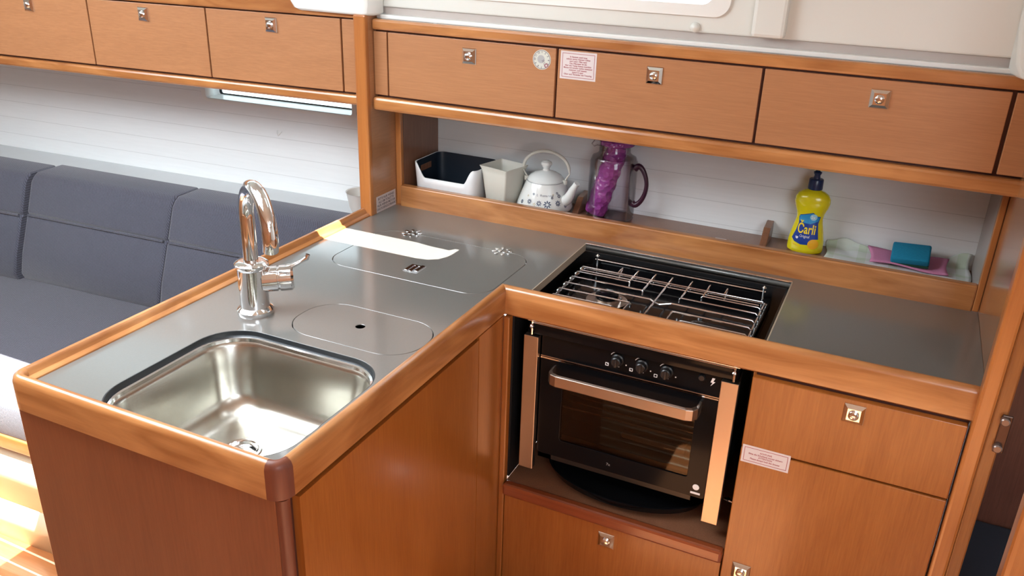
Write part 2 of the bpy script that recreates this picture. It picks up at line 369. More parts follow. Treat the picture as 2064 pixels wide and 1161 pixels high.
# raised panel edge and pilaster on the coachroof side
b = BM(); box(b, .398, .468, .345, .372, .538, 1.0, .008); struct('trim_4', b, frp)
b = BM(); lathe(b, [(.0, 0), (.011, 0), (.011, .004), (.006, .009), (.0, .010)], (.272, .369, .547), 20, 'y'); tag(obj('screw_cap', b, frp, smooth=True), 'small round white screw cap below the portlight frame', 'cap')
b = BM(); loft(b, [[(x, y, z) for x, y, z in ((.895, .372, zz), (.90+dx, .33-dx, zz), (.96, .30, zz), (1.3, .29, zz), (1.3, .372, zz))] for zz, dx in ((.505, .02), (.53, .005), (.60, -.006), (1.0, -.012))]); struct('trim_5', b, frp, bev=.006, smooth=True)
b = BM(); loft(b, [[(-.80+i, .345, z), (-.80+i, .308, z), (-.56-i*.3, .308, z), (-.545, .33, z), (-.545, .372, z)] for z, i in ((.516, .035), (.523, .012), (.54, .0), (1.0, .0))]); struct('trim_6', b, frp_cool, smooth=True, bev=.006)
b = BM(); plate(b, [[(-3.6, .52), (-.60, .52), (-.60, 1.0), (-3.6, 1.0)], rrect(-2.4, -.98, .59, .88, .035)], -.03, 0, face_y(0, .372, 0)); struct('wall_coachroof_saloon', b, frp)
b = BM(); plate(b, [rrect(-2.43, -.95, .565, .905, .035), rrect(-2.39, -.99, .60, .87, .025)], -.02, .007, face_y(0, .372, 0)); w3 = struct('unseen_window', b, frp_cool, bev=.003)  # unseen window, added so bright sky reflects in the worktop
b = BM(); plate(b, [rrect(-2.4, -.98, .595, .875, .025)], -.016, -.012, face_y(0, .372, 0)); obj('pane', b, win_glass, w3)

# bulkhead between saloon and galley (the upright at the end of the peninsula)
b = BM(); box(b, -.599, -.563, .310, .66, -.92, .518, .004); struct('wall_divider', b, veneer_y)
b = BM(); box(b, -.600, -.5625, .306, .325, -.07, .519, .005); struct('trim_7', b, trim_z)
# bulkhead on the right with its solid edge
b = BM(); box(b, .967, .985, .012, .655, -.92, .49); struct('wall_right', b, wood('glossy_veneer', VD, VL, 'z', rough=.14, coat=1.0, figure=.3))
b = BM(); box(b, .952, .980, -.022, .014, -.92, 1.0, .005); struct('trim_8', b, trim_z)
b = BM(); box(b, .980, 1.004, -.016, .03, -.92, 1.0, .003); struct('trim_9', b, wood('jamb_veneer', (.24, .085, .02), (.32, .12, .03), 'z'))
b = BM(); box(b, 1.047, 1.12, -.13, -.08, -.92, 1.0, .01); struct('trim_10', b, trim_z)
# aft cabin seen through the gap
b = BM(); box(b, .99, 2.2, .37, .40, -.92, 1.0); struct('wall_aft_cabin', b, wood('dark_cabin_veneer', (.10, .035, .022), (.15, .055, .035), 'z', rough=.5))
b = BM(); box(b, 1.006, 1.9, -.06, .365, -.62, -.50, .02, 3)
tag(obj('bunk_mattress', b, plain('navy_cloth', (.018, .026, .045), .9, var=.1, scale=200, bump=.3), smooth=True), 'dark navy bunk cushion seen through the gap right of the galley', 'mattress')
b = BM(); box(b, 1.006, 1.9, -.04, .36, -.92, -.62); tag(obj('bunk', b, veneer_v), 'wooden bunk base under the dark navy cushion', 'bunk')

# ------------------------------------------------------------ push-button latch
def latch(parent, x, y, z, s=.0195, nx=0):
    """square chrome pyramid plate with a round button, on a face looking to -y"""
    p = BM()
    loft(p, [[Vector((x+sx*k, y-d, z+sz*k)) for sx, sz in ((-1,-1),(1,-1),(1,1),(-1,1))] for k, d in ((s, -.002), (s, .0015), (s*.93, .003), (s*.62, .0075))])
    pl = obj('latch', p, chrome, parent)
    q = BM(); lathe(q, [(s*.5, .007), (s*.5, .0105), (s*.4, .0125), (s*.12, .0135), (.0005, .0135)], (x, y, z), 20, 'y')
    obj('button', q, chrome, pl, smooth=True)

# ------------------------------------------------------------ galley overhead cupboard
oc = thing('overhead_cabinet', 'teak overhead cabinet above the galley shelf with three drop doors', 'cabinet', (.2, .342, .27))
part('carcass', gap_dark, oc, (-.560, 1.25, .352, .365, .29, .505), (-.560, 1.25, .352, .640, .272, .290))
part('top_rail', trim_x, oc, (-.5615, 1.25, .334, .356, .481, .508), bev=.006)
part('bottom_rail', trim_x, oc, (-.5615, 1.25, .328, .356, .274, .3085), bev=.007)
def door_panel(parent, x0, x1, lx, name='door'):
    d = part(name, veneer_h, parent, (x0, x1, .342, .354, .3135, .4765), bev=.0015)
    if lx is not None: latch(d, lx, .342, .438)
    return d
part('end_panel', veneer_h, oc, (-.5615, -.5215, .342, .354, .3135, .4765), bev=.0015)
d1 = door_panel(oc, -.5175, -.0465, -.279)
d2 = door_panel(oc, -.0405, .4345, .198)
d3 = door_panel(oc, .4405, .9135, .678)
part('end_panel', veneer_h, oc, (.9215, 1.25, .342, .354, .3135, .4765), bev=.0015)

# ------------------------------------------------------------ saloon overhead cupboard, slightly angled
sc_ = thing('overhead_cabinet', 'teak overhead cabinet above the saloon settee, left of the upright', 'cabinet', (-1.6, .262, .27))
Ms = sal_M(.08, .342+.048)
def sbox(bm, x0, x1, d0, d1, z0, z1):      # d measured back from the door plane
    vs = box(bm, x0, x1, z0, z1, -d1, -d0)
    for v in vs: v.co = Ms @ v.co
def spart(name, mat, parent, *bs, bev=0):
    b = BM()
    for a in bs: sbox(b, *a)
    return obj(name, b, mat, parent, bev=bev)
spart('carcass', gap_dark, sc_, (-2.9, -.602, .010, .022, .29, .54), (-2.9, -.602, .010, .20, .278, .29))
spart('top_rail', trim_x, sc_, (-2.9, -.601, -.008, .02, .5045, .56), bev=.005)
spart('bottom_rail', trim_x, sc_, (-2.9, -.601, -.010, .02, .279, .3055), bev=.006)
for x0, x1, lx in ((-2.0, -1.523, -1.748), (-1.518, -1.098, -1.313), (-1.093, -.664, -.879)):
    d = spart('door', veneer_h, sc_, (x0, x1, 0, .012, .3105, .5005), bev=.0015)
    p0 = Ms @ Vector((lx, .470, 0)); latch(d, p0.x, p0.y-.0005, .470)
spart('door', veneer_h, sc_, (-2.9, -2.005, 0, .012, .3105, .5005), bev=.0015)
spart('end_panel', veneer_h, sc_, (-.659, -.601, 0, .012, .3105, .5005), bev=.0015)

# ------------------------------------------------------------ shelf niche behind the worktop
ns = thing('galley_shelf', 'long recessed wooden shelf with a raised front rail behind the worktop', 'shelf', (.2, .54, -.02))
part('shelf_board', inner_dark, ns, (-.545, .955, .452, .651, -.027, 0))
part('front_rail', trim_x, ns, (-.545, .9535, .430, .453, -.0270, .041), bev=.004)
part('side_panel', inner_dark, ns, (-.5625, -.545, .452, .651, -.02, .272))
part('side_panel', plain('pale_side_panel', (.36, .32, .30), .35, coat=.3), ns, (.9535, .9665, .452, .651, -.02, .272))
part('stile', trim_z, ns, (-.5625, -.545, .438, .452, -.0195, .272), bev=.002)
part('stile', trim_z, ns, (.9535, .9665, .430, .452, -.0195, .272), bev=.002)
for x in (-.062, .457):
    b = BM(); loft(b, [[(xx, .553, 0), (xx, .60, .040), (xx, .651, .046), (xx, .651, 0)] for xx in (x, x+.018)]); obj('divider', b, inner_dark, ns, bev=.002)

# ------------------------------------------------------------ worktop with cutouts
ZC = -.02
sink_o = rrect(-.432, -.038, -.765, -.407, .085, 10)
stove_hole = [(.041, .045), (.041, .403), (.567, .403), (.567, .045)]
outer = [(-.566, -.752), (-.022, -.752), (-.022, .022), (.041, .022), (.041, .403), (.567, .403), (.567, .022), (.9665, .022), (.9665, .4305), (-.5615, .4305), (-.566, .30)]
lid_s = rrect(-.335, -.033, -.375, -.212, .072, 10); lid_b = rrect(-.475, -.036, -.038, .243, .06, 10)
b = BM(); plate(b, [outer, [(p[0], p[1]) for p in sink_o], lid_s, lid_b], ZC-.018, ZC)
tag(obj('worktop', b, counter_m), 'dark grey laminate worktop, L-shaped round the hob, inside wooden rails', 'worktop')
def inset(o, d):
    cx_ = (min(p[0] for p in o)+max(p[0] for p in o))/2; cy_ = (min(p[1] for p in o)+max(p[1] for p in o))/2
    wx = (max(p[0] for p in o)-min(p[0] for p in o))/2; wy = (max(p[1] for p in o)-min(p[1] for p in o))/2
    return [(cx_+(p[0]-cx_)*(1-d/wx), cy_+(p[1]-cy_)*(1-d/wy)) for p in o]
hole = [(-.192+.0105*math.cos(2*math.pi*k/24), -.289+.0105*math.sin(2*math.pi*k/24)) for k in range(24)]
b = BM(); plate(b, [inset(lid_s, .0022), hole], ZC-.016, ZC)
ls = tag(obj('access_hatch', b, counter_m), 'small grey worktop lid with a round finger hole, next to the sink', 'lid')
b = BM(); plate(b, [inset(lid_s, -.0004), inset(lid_s, .012)], ZC-.0178, ZC-.0165); obj('seat', b, groove_m, ls)
b = BM(); lathe(b, [(.0104, .0135), (.0104, -.04), (.0004, -.04), (.0004, -.038), (.0096, -.038), (.0096, .0135)], (-.192, -.289, ZC-.015), 24); obj('hole_liner', b, groove_m, ls)
b = BM(); plate(b, [inset(lid_b, .0022)], ZC-.016, ZC)
lb = tag(obj('icebox_lid', b, counter_m), 'large grey worktop lid with hinges and flush latch in the corner', 'lid')
for hx in (-.391, -.124):
    b = BM()
    for k in range(8):
        a = 2*math.pi*(k+.5)/8; c = Vector((hx+.021*math.cos(a), .240+.021*math.sin(a), ZC))
        pts = [(c.x+math.cos(t)*.0065*math.cos(a)-math.sin(t)*.0038*math.sin(a), c.y+math.cos(t)*.0065*math.sin(a)+math.sin(t)*.0038*math.cos(a)) for t in [2*math.pi*j/12 for j in range(12)]]
        plate(b, [pts], ZC, ZC+.0022)
    for sx_ in (-1, 1): plate(b, [[(hx+sx_*.004, .232), (hx+sx_*.012, .237), (hx+sx_*.012, .244), (hx+sx_*.004, .249)]], ZC, ZC+.0018)
    obj('hinge', b, chrome, lb)
b = BM()      # flush lifting ring
plate(b, [rrect(-.274, -.266, .012, .050, .002, 3)], ZC, ZC+.003); plate(b, [rrect(-.262, -.254, .010, .046, .003, 3)], ZC, ZC+.003)
plate(b, [rrect(-.249, -.240, .016, .054, .002, 3)], ZC, ZC+.003); plate(b, [rrect(-.274, -.240, .046, .052, .002, 3)], ZC, ZC+.002)
obj('flush_latch', b, chrome, lb)
b = BM(); plate(b, [rrect(-.277, -.237, .008, .055, .003, 3)], ZC-.001, ZC+.0006); obj('latch_plate', b, grey_mark, lb)

# raised wooden rail round the worktop: one profile swept along a path
profT = [(.005, -.0705), (.0, -.066), (0, -.013), (.003, -.005), (.009, -.0005), (.014, -.0005), (.019, -.004), (.022, -.010), (.0225, -.0705)]
profL = [(.005, -.0705), (.0, -.066), (0, -.013), (.003, -.005), (.009, -.0005), (.015, -.001), (.019, -.005), (.0205, -.010), (.0225, -.0135), (.029, -.0145), (.033, -.0175), (.034, -.022), (.034, -.0705)]
def sweep(bm, path, prof, n0=None, n1=None):
    rings = []
    for i, p in enumerate(path):
        p = Vector(p); d0 = (p-Vector(path[i-1])).normalized() if i else None; d1 = (Vector(path[i+1])-p).normalized() if i < len(path)-1 else None
        if d0 is None: nn = n0 or Vector((-d1.y, d1.x))
        elif d1 is None: nn = n1 or Vector((-d0.y, d0.x))
        else:
            a = Vector((-d0.y, d0.x)); c = Vector((-d1.y, d1.x)); nn = a+c; nn = nn/(nn.length**2/2) if nn.length else a
        rings.append([(p.x+nn.x*u, p.y+nn.y*u, z) for u, z in prof])
    loft(bm, rings)
rl = thing('worktop_edge_rail', 'raised varnished teak rail edging the peninsula and galley worktop', 'rail', (-.3, -.4, -.07))
CR = .030
b = BM(); sweep(b, [(-.600, .305), (-.600, -.775+CR)], profL); obj('rail_section', b, trim_y, rl, smooth=True)
b = BM(); sweep(b, [(-.600, -.775+CR), *[(-.600+CR+CR*math.cos(R(a)), -.775+CR+CR*math.sin(R(a))) for a in range(190, 261, 10)], (-.600+CR, -.775)], profT); obj('corner_block', b, trim_x, rl, smooth=True)
b = BM(); sweep(b, [(-.600+CR, -.775), (-CR, -.775)], profT); obj('rail_section', b, trim_x, rl, smooth=True)
b = BM(); sweep(b, [(-CR, -.775), *[(-CR+CR*math.cos(R(a)), -.775+CR+CR*math.sin(R(a))) for a in range(-80, -9, 10)], (0, -.775+CR)], profT); obj('corner_block', b, corner_dark, rl, smooth=True, label='dark red-brown rounded corner block')
b = BM(); sweep(b, [(0, -.775+CR), (0, 0)], profT, n1=Vector((-1, 1))); obj('rail_section', b, trim_y, rl, smooth=True)
b = BM(); sweep(b, [(0, 0), (.9525, 0)], profT, n0=Vector((-1, 1))); obj('rail_section', b, trim_x, rl, smooth=True)

# ------------------------------------------------------------ peninsula carcass
pn = thing('peninsula_cabinet', 'teak peninsula cabinet under the sink, plain end and side panels', 'cabinet', (-.3, -.38, -.92))
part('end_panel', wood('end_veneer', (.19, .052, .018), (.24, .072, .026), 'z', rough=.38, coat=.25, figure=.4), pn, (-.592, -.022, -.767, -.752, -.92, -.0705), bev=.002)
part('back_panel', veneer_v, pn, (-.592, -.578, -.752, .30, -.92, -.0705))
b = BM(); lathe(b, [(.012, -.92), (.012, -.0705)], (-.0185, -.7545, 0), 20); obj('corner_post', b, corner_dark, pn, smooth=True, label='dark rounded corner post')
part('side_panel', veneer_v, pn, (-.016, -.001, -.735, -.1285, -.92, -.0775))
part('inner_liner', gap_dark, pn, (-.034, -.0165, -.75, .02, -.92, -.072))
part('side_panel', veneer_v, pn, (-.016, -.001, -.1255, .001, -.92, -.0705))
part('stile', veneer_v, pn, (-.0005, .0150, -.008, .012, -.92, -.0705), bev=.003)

# ------------------------------------------------------------ sink
sk = thing('kitchen_sink', 'rounded rectangular stainless steel sink bowl set into the peninsula', 'sink', (-.235, -.586, -.19))
so_ = (-.432, -.038, -.765, -.407)
def sring(d, z, r, n=10):
    return [(x, y, z) for x, y in rrect(so_[0]+d, so_[1]-d, so_[2]+d, so_[3]-d, r, n)]
b = BM()
rings = [sring(.001, -.0395, .084), sring(.006, -.038, .080), sring(.010, -.0415, .076), sring(.013, -.05, .074), sring(.022, -.10, .070), sring(.030, -.145, .066), sring(.040, -.164, .060), sring(.055, -.176, .05), sring(.075, -.182, .035)]
loft(b, rings, cap=False)
# bowl floor sloping to the drain
last = rings[-1]; dc = Vector((-.285, -.560, -.190)); n = len(last)
V = [[b.verts.new(p) for p in last]]
for t in (.35, .7, 1.0):
    ring = []
    for p in last:
        p = Vector(p); q = dc + (p-dc).normalized()*.036; q.z = -.189
        ring.append(b.verts.new(p.lerp(q, t)))
    V.append(ring)
for a, c in zip(V[:-1], V[1:]):
    for i in range(n): b.faces.new((a[i], a[(i+1) % n], c[(i+1) % n], c[i]))
bmesh.ops.remove_doubles(b, verts=b.verts, dist=1e-5)
obj('bowl', b, steel, sk, smooth=True)
b = BM(); loft(b, [sring(.0015, -.0385, .084), sring(.0015, -.0335, .084), sring(.0045, -.0320, .082), sring(.0085, -.0335, .079), sring(.0095, -.040, .077)], cap=False); obj('rim', b, steel_rim, sk, smooth=True)
b = BM(); loft(b, [sring(-.0010, -.0375, .087), sring(-.0010, -.0205, .087), sring(.0015, -.0205, .085), sring(.0015, -.0345, .085)], cap=False); obj('gasket', b, rubber, sk, smooth=True)
b = BM(); lathe(b, [(.040, -.0005), (.038, .002), (.034, .002), (.031, -.002), (.029, -.007), (.001, -.008)], (dc.x, dc.y, -.188), 32, caps=False); dr = obj('drain', b, steel_rim, sk, smooth=True)
b = BM(); lathe(b, [(.018, -.006), (.018, -.003), (.014, .0), (.004, .001), (.001, .001)], (dc.x, dc.y, -.188), 24); obj('strainer', b, chrome, dr, smooth=True)

# ------------------------------------------------------------ faucet
fx, fy = -.420, -.338
fc = thing('kitchen_faucet', 'tall chrome swan-neck mixer faucet standing behind the sink', 'faucet', (fx, fy, ZC))
b = BM(); lathe(b, [(.0365, 0), (.0375, .004), (.0375, .010), (.034, .014), (.0300, .017), (.0295, .100), (.0325, .103), (.0345, .106), (.0345, .112), (.031, .115), (.024, .118), (.018, .118)], (fx, fy, ZC), 40); obj('body', b, chrome, fc, smooth=True)
b = BM(); tr = .0152; dirx = Vector((.84, -.54, 0)).normalized(); Rr = .076
pts = [(fx, fy, .09), (fx, fy, .14), (fx, fy, .19)]
cz = .194
for a in range(180, -21, -10):
    off = Rr+Rr*math.cos(R(a)); pts.append((fx+dirx.x*off, fy+dirx.y*off, cz+Rr*math.sin(R(a))))
tube(b, pts, tr, 24); sp = obj('spout', b, chrome, fc, smooth=True)
# lever barrel and handle
b = BM(); bd = Vector((.80, .60, .05)).normalized(); o0 = Vector((fx, fy, .052))
tube(b, [o0+bd*.020, o0+bd*.050, o0+bd*.051, o0+bd*.054, o0+bd*.055, o0+bd*.078, o0+bd*.083], [.0265, .0265, .0240, .0240, .0270, .0270, .022], 28); obj('cartridge', b, chrome, fc, smooth=True)
b = BM(); h0 = o0+bd*.066+Vector((0, 0, .018)); hd = Vector((.62, .60, .40)).normalized()
tube(b, [h0, h0+hd*.010, h0+hd*.016, h0+hd*.040, h0+hd*.050, h0+hd*.053+Vector((0, 0, .007))], [.008, .0085, .0055, .004, .0055, .0045], 14); obj('lever', b, chrome, fc, smooth=True)

# ------------------------------------------------------------ cooker
ck = thing('gimballed_cooker', 'black and steel gimballed gas cooker with glass oven door', 'cooker', (.285, .2, -.50))
X0, X1 = .041, .529
part('body', black_sat, ck, (.060, .510, .20, .385, -.455, -.09), (.078, .112, .05, .21, -.455, -.09), (.458, .492, .05, .21, -.455, -.09), (.078, .492, .05, .21, -.20, -.09), (.078, .492, .05, .21, -.455, -.42))
part('oven_rack', chrome, ck, *[(.115, .455, y, y+.003, -.302, -.299) for y in (.06, .085, .11, .135, .16, .185)], (.115, .455, .056, .060, -.304, -.299))
b = BM(); box(b, .27, .43, .075, .18, -.375, -.340, .01); obj('oven_tray', b, steel_rim, ck, smooth=True)
part('oven_lining', plain('oven_enamel', (.10, .085, .075), .4), ck, (.112, .458, .185, .199, -.42, -.20), (.112, .458, .055, .19, -.42, -.415))
b = BM(); plate(b, [rrect(.079, .491, -.432, -.172, .006, 3), rrect(.136, .447, -.385, -.232, .006, 3)], 0, .012, face_y(0, .047, 0)); dr = obj('oven_door', b, black_gloss, ck, bev=.001)
b = BM(); plate(b, [rrect(.136, .447, -.385, -.232, .006, 3)], .004, .009, face_y(0, .047, 0)); obj('glass', b, oven_glass, dr)
part('trim_bar', steel, dr, (.139, .444, .0435, .0455, -.383, -.372))
part('trim_strip', chrome, dr, (.079, .491, .0335, .036, -.1735, -.1705))
b = BM()      # wide bowed handle
hp = [(.112, .037), (.1115, .018), (.113, .002), (.121, -.010), (.135, -.0145)]; hp = hp+[(.57-x, y) for x, y in reversed(hp)]
hp = [(p[0], p[1]) for p in hp]
hp2 = [(x-(x-.285)*.035, y+.007 if y < .03 else y) for x, y in hp]
R1 = [[(x, y, z) for (x, y) in hp] for z in (-.186,)]
rings = []
for (x, y), (x2, y2) in zip(hp, hp2): rings.append([(x, y, -.213), (x, y, -.187), (x2, y2, -.184), (x2, y2, -.216)])
loft(b, rings); obj('handle', b, bronze, dr, bev=.0015)
b = BM(); text(b, '7x', .010, face_y(.262, .0348, -.412)); obj('maker_mark', b, grey_mark, dr)
b = BM(); lathe(b, [(.0075, 0), (.0075, .0006), (.0055, .0008), (.0005, .0008)], (.470, .035, -.405), 20, 'y'); box(b, .459, .481, .0342, .035, -.4235, -.4185); obj('emblem', b, white_mark, dr)
# control panel
cp = part('control_panel', black_gloss, ck, (.0785, .4915, .036, .055, -.1685, -.100), bev=.001)
part('edge_strip', bronze, cp, (.0785, .4915, .0345, .0362, -.1690, -.1670))
for kx_, kz in ((.262, -.134), (.318, -.134), (.374, -.134)):
    b = BM(); lathe(b, [(.0145, 0), (.0145, .004), (.0118, .006), (.0112, .016), (.009, .018), (.0005, .018)], (kx_, .036, kz), 28, 'y'); box(b, kx_-.003, kx_+.003, .014, .0185, kz-.010, kz+.010, .001); k = obj('knob', b, black_sat, cp, smooth=True)
    b = BM(); o_ = [(kx_+r_*math.cos(R(a)), kz+r_*math.sin(R(a))) for r_, rng in ((.0195, range(150, 69, -8)), (.0178, range(70, 151, 8))) for a in rng]
    plate(b, [o_], 0, .0004, face_y(0, .036, 0)); obj('flame_scale', b, white_mark, cp)
    b = BM(); plate(b, [[(kx_+.020+.0017*math.cos(t), kz-.009+.0017*math.sin(t)) for t in [j*math.pi/5 for j in range(10)]]], 0, .0004, face_y(0, .036, 0)); obj('off_dot', b, white_mark, cp)
    b = BM(); plate(b, [rrect(kx_-.028, kx_-.020, kz-.021, kz-.013, .001, 2), rrect(kx_-.0265, kx_-.0215, kz-.0195, kz-.0145, .0005, 2)], 0, .0004, face_y(0, .036, 0)); sy_ = obj('burner_symbol', b, white_mark, cp)
    if kx_ < .35:
        dx_, dz_ = (-.0225, -.0155) if kx_ < .3 else (-.0255, -.0185)
        b = BM(); plate(b, [rrect(kx_+dx_-.0012, kx_+dx_+.0012, kz+dz_-.0012, kz+dz_+.0012, .0006, 2)], 0, .0004, face_y(0, .036, 0)); obj('symbol_dot', b, white_mark, sy_)
    b = BM(); plate(b, [rrect(kx_-.003, kx_+.005, kz-.0178, kz-.0168, .0003, 2)], 0, .0004, face_y(0, .036, 0)); obj('pointer_mark', b, white_mark, cp)
b = BM()
plate(b, [[(.472, -.124), (.478, -.124), (.4745, -.1325), (.479, -.1325), (.470, -.144), (.4735, -.135), (.469, -.135)]], 0, .0004, face_y(0, .036, 0)); obj('spark_symbol', b, white_mark, cp)
b = BM(); lathe(b, [(.008, 0), (.008, .003), (.006, .006), (.0005, .006)], (.450, .036, -.128), 20, 'y'); obj('ignition_button', b, black_sat, cp, smooth=True)
# side strips
b = BM(); box(b, X0, .0765, .018, .036, -.476, -.1165); obj('side_strip', b, bronze, ck, bev=.0012)
b = BM(); box(b, .4935, X1+.001, .018, .036, -.478, -.1165); obj('side_strip', b, bronze, ck, bev=.0012)
# hob tray
b = BM(); plate(b, [rrect(X0+.004, X1-.002, .030, .392, .012, 4)], -.090, -.078); obj('hob_tray', b, black_gloss, ck, bev=.003)
b = BM(); plate(b, [rrect(X0+.004, X1-.002, .024, .392, .012, 4), rrect(X0+.014, X1-.012, .040, .378, .010, 4)], -.112, -.066); obj('hob_rim', b, black_gloss, ck, bev=.004)
part('back_plate', black_gloss, ck, (.075, .505, .372, .378, -.078, -.040), bev=.001)
b = BM(); tube(b, [(.052, .014, -.074), (.528, .014, -.074)], .0028, 10); obj('front_bar', b, wire_m, ck, smooth=True); b = BM(); tube(b, [(.060, .020, -.082), (.520, .020, -.082)], .0018, 8); obj('front_bar', b, chrome, ck, smooth=True)
for x in (.060, .518):
    b = BM(); lathe(b, [(.0005, -.0065), (.0045, -.004), (.0065, 0), (.0045, .004), (.0005, .0065)], (x, .016, -.090), 14); tube(b, [(x, .020, -.112), (x, .020, -.078)], .003, 8)
    obj('rail_knob', b, chrome, ck, smooth=True)
b = BM(); tube(b, [(.085, .360, -.040), (.515, .360, -.040)], .0024, 8)
for x in (.09, .51):
    tube(b, [(x, .360, -.078), (x, .360, -.030)], .003, 8); lathe(b, [(.0005, -.005), (.005, 0), (.0005, .005)], (x, .360, -.030), 12)
obj('back_bar', b, wire_m, ck, smooth=True)
# pan support
b = BM(); zg = -.045; wr = .0021
def wire(*p): tube(b, p, wr, 8)
def finger_x(y, xo, xi, s, drop=True):      # runs along x from the side rail in
    wire((xo-s*.004, y, zg-.020), (xo-s*.003, y, zg-.006), (xo+s*.004, y, zg), (xi, y, zg), *(((xi+s*.003, y, zg-.004), (xi+s*.003, y, zg-.012)) if drop else ()))
ys = (.308, .271, .235, .193, .152, .112, .072)
lx = (.440, .203, .247, .281, .243, .214, .165)
for y, x in zip(ys, lx):
    if y == .308: continue
    finger_x(y, .067, x, 1, y != .193)
rx = (.436, .386, .342, .330, .344, .372, .42)
for y, x in zip(ys, rx):
    if y == .308: continue
    finger_x(y, .518, x, -1, y != .193)
wire((.063, .308, zg-.02), (.064, .308, zg-.006), (.071, .308, zg), (.518, .308, zg), (.522, .308, zg-.02))
wire((.070, .293, zg-.004), (.512, .293, zg-.004))
wire((.281, .193, zg), (.292, .188, zg-.003), (.305, .182, zg-.003), (.330, .193, zg))
for x, y in zip((.163, .205, .250, .293, .342, .386, .428), (.308, .271, .235, .075, .235, .271, .308)):
    wire((x, .318, zg-.020), (x, .345, zg), (x, y, zg))
for x, y in zip((.165, .214, .243, .344, .372, .42), (.072, .112, .152, .152, .112, .072)):
    wire((x, y, zg), (x, .050, zg), (x, .046, zg-.015))
wire((.063, .046, zg-.02), (.063, .345, zg-.02), (.524, .345, zg-.02), (.524, .046, zg-.02), (.063, .046, zg-.02))
wire((.067, .046, zg-.010), (.067, .325, zg-.010)); wire((.520, .046, zg-.010), (.520, .325, zg-.010))
obj('pan_support', b, wire_m, ck, smooth=True)
def burner(x, y, r):
    b = BM(); lathe(b, [(r*1.0, 0), (r*1.35, .002), (r*1.38, .003), (r*.8, .004), (r*.8, .010), (.0005, .010)], (x, y, -.078), 32); bn = obj('burner', b, bronze, ck, smooth=True)
    b = BM(); lathe(b, [(r*.74, 0), (r*.78, .004), (r*.76, .010), (r*.55, .012), (.0005, .012)], (x, y, -.068), 28); obj('burner_cap', b, black_gloss, bn, smooth=True)
    b = BM(); tube(b, [(x+r, y-.006, -.078), (x+r, y-.006, -.060)], .003, 8); obj('spark_electrode', b, steel_rim, bn)
burner(.172, .205, .036); burner(.410, .140, .030)
# drip pan under the oven
b = BM(); lathe(b, [(.0005, -.006), (.165, -.006), (.205, .0), (.213, .012), (.216, .018), (.208, .018), (.200, .008), (.16, .002), (.0005, .0)], (.285, .125, -.5035), 48, sx=.93, sy=.56)
tag(obj('drip_tray', b, black_gloss, smooth=True), 'shallow rounded black tray under the oven', 'tray')
# recess behind the cooker
rc = thing('cooker_recess', 'dark recess boxed in round the cooker with a red-brown sill', 'recess', (.285, .2, -.52))
part('floor_board', inner_dark, rc, (.015, .556, .0, .41, -.535, -.520))
part('side_lining', black_sat, rc, (.5565, .562, .022, .41, -.52, -.039)); part('side_lining', black_sat, rc, (.003, .0145, .022, .41, -.52, -.039)); part('back_lining', black_sat, rc, (.0145, .556, .404, .41, -.52, -.041))
part('sill', trim_dark, rc, (.0155, .556, -.022, .004, -.548, -.514), bev=.007)
b = BM(); box(b, .041, .567, .3985, .4045, -.0205, -.0172); obj('back_trim', b, wire_m, rc, bev=.0008)
raw = plain('raw_board_edge', (.40, .34, .26), .6)
part('side_trim', raw, rc, (.5655, .5685, .03, .402, -.0385, -.0195)); part('side_trim', raw, rc, (.0395, .0420, .03, .402, -.0385, -.0195))
b = BM(); tube(b, [(.532, .06, -.43), (.556, .055, -.432)], .003, 8); lathe(b, [(.0005, -.006), (.006, 0), (.0005, .006)], (.541, .06, -.430), 12, 'x')
tag(obj('cooker_lock_bolt', b, chrome, smooth=True), 'small chrome locking bolt between oven and right cupboard', 'bolt')

# drawer below the cooker
dc_ = thing('drawer_unit', 'wide teak drawer below the oven, one chrome latch', 'drawer unit', (.285, .1, -.92))
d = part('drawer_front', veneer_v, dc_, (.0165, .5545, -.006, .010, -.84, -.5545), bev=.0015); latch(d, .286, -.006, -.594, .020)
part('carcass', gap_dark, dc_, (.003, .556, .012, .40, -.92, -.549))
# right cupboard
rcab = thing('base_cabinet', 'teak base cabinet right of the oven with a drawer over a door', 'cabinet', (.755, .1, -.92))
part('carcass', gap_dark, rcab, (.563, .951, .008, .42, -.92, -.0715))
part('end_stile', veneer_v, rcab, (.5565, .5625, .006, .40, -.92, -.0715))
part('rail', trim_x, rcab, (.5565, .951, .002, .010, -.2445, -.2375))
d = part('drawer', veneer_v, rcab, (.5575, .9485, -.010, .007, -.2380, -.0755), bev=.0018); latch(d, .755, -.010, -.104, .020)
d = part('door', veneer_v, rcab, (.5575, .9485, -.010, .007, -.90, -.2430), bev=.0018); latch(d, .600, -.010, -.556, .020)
# door hinge on the jamb
hg = thing('jamb_hinge', 'dark metal latch keep on the door jamb at the far right', 'hinge', (1.0, -.02, -.08))
b = BM(); box(b, .994, 1.012, -.022, -.0165, -.108, -.030, .002); obj('plate', b, plain('dark_bronze', (.11, .07, .055), .35, .8), hg)
for z in (-.040, -.096):
    b = BM(); lathe(b, [(.0005, 0), (.008, 0), (.008, .008), (.006, .010), (.0005, .010)], (1.000, -.0215, z), 16, 'y'); obj('screw', b, plain('dull_screw', (.25, .20, .18), .35, .8), hg, smooth=True)

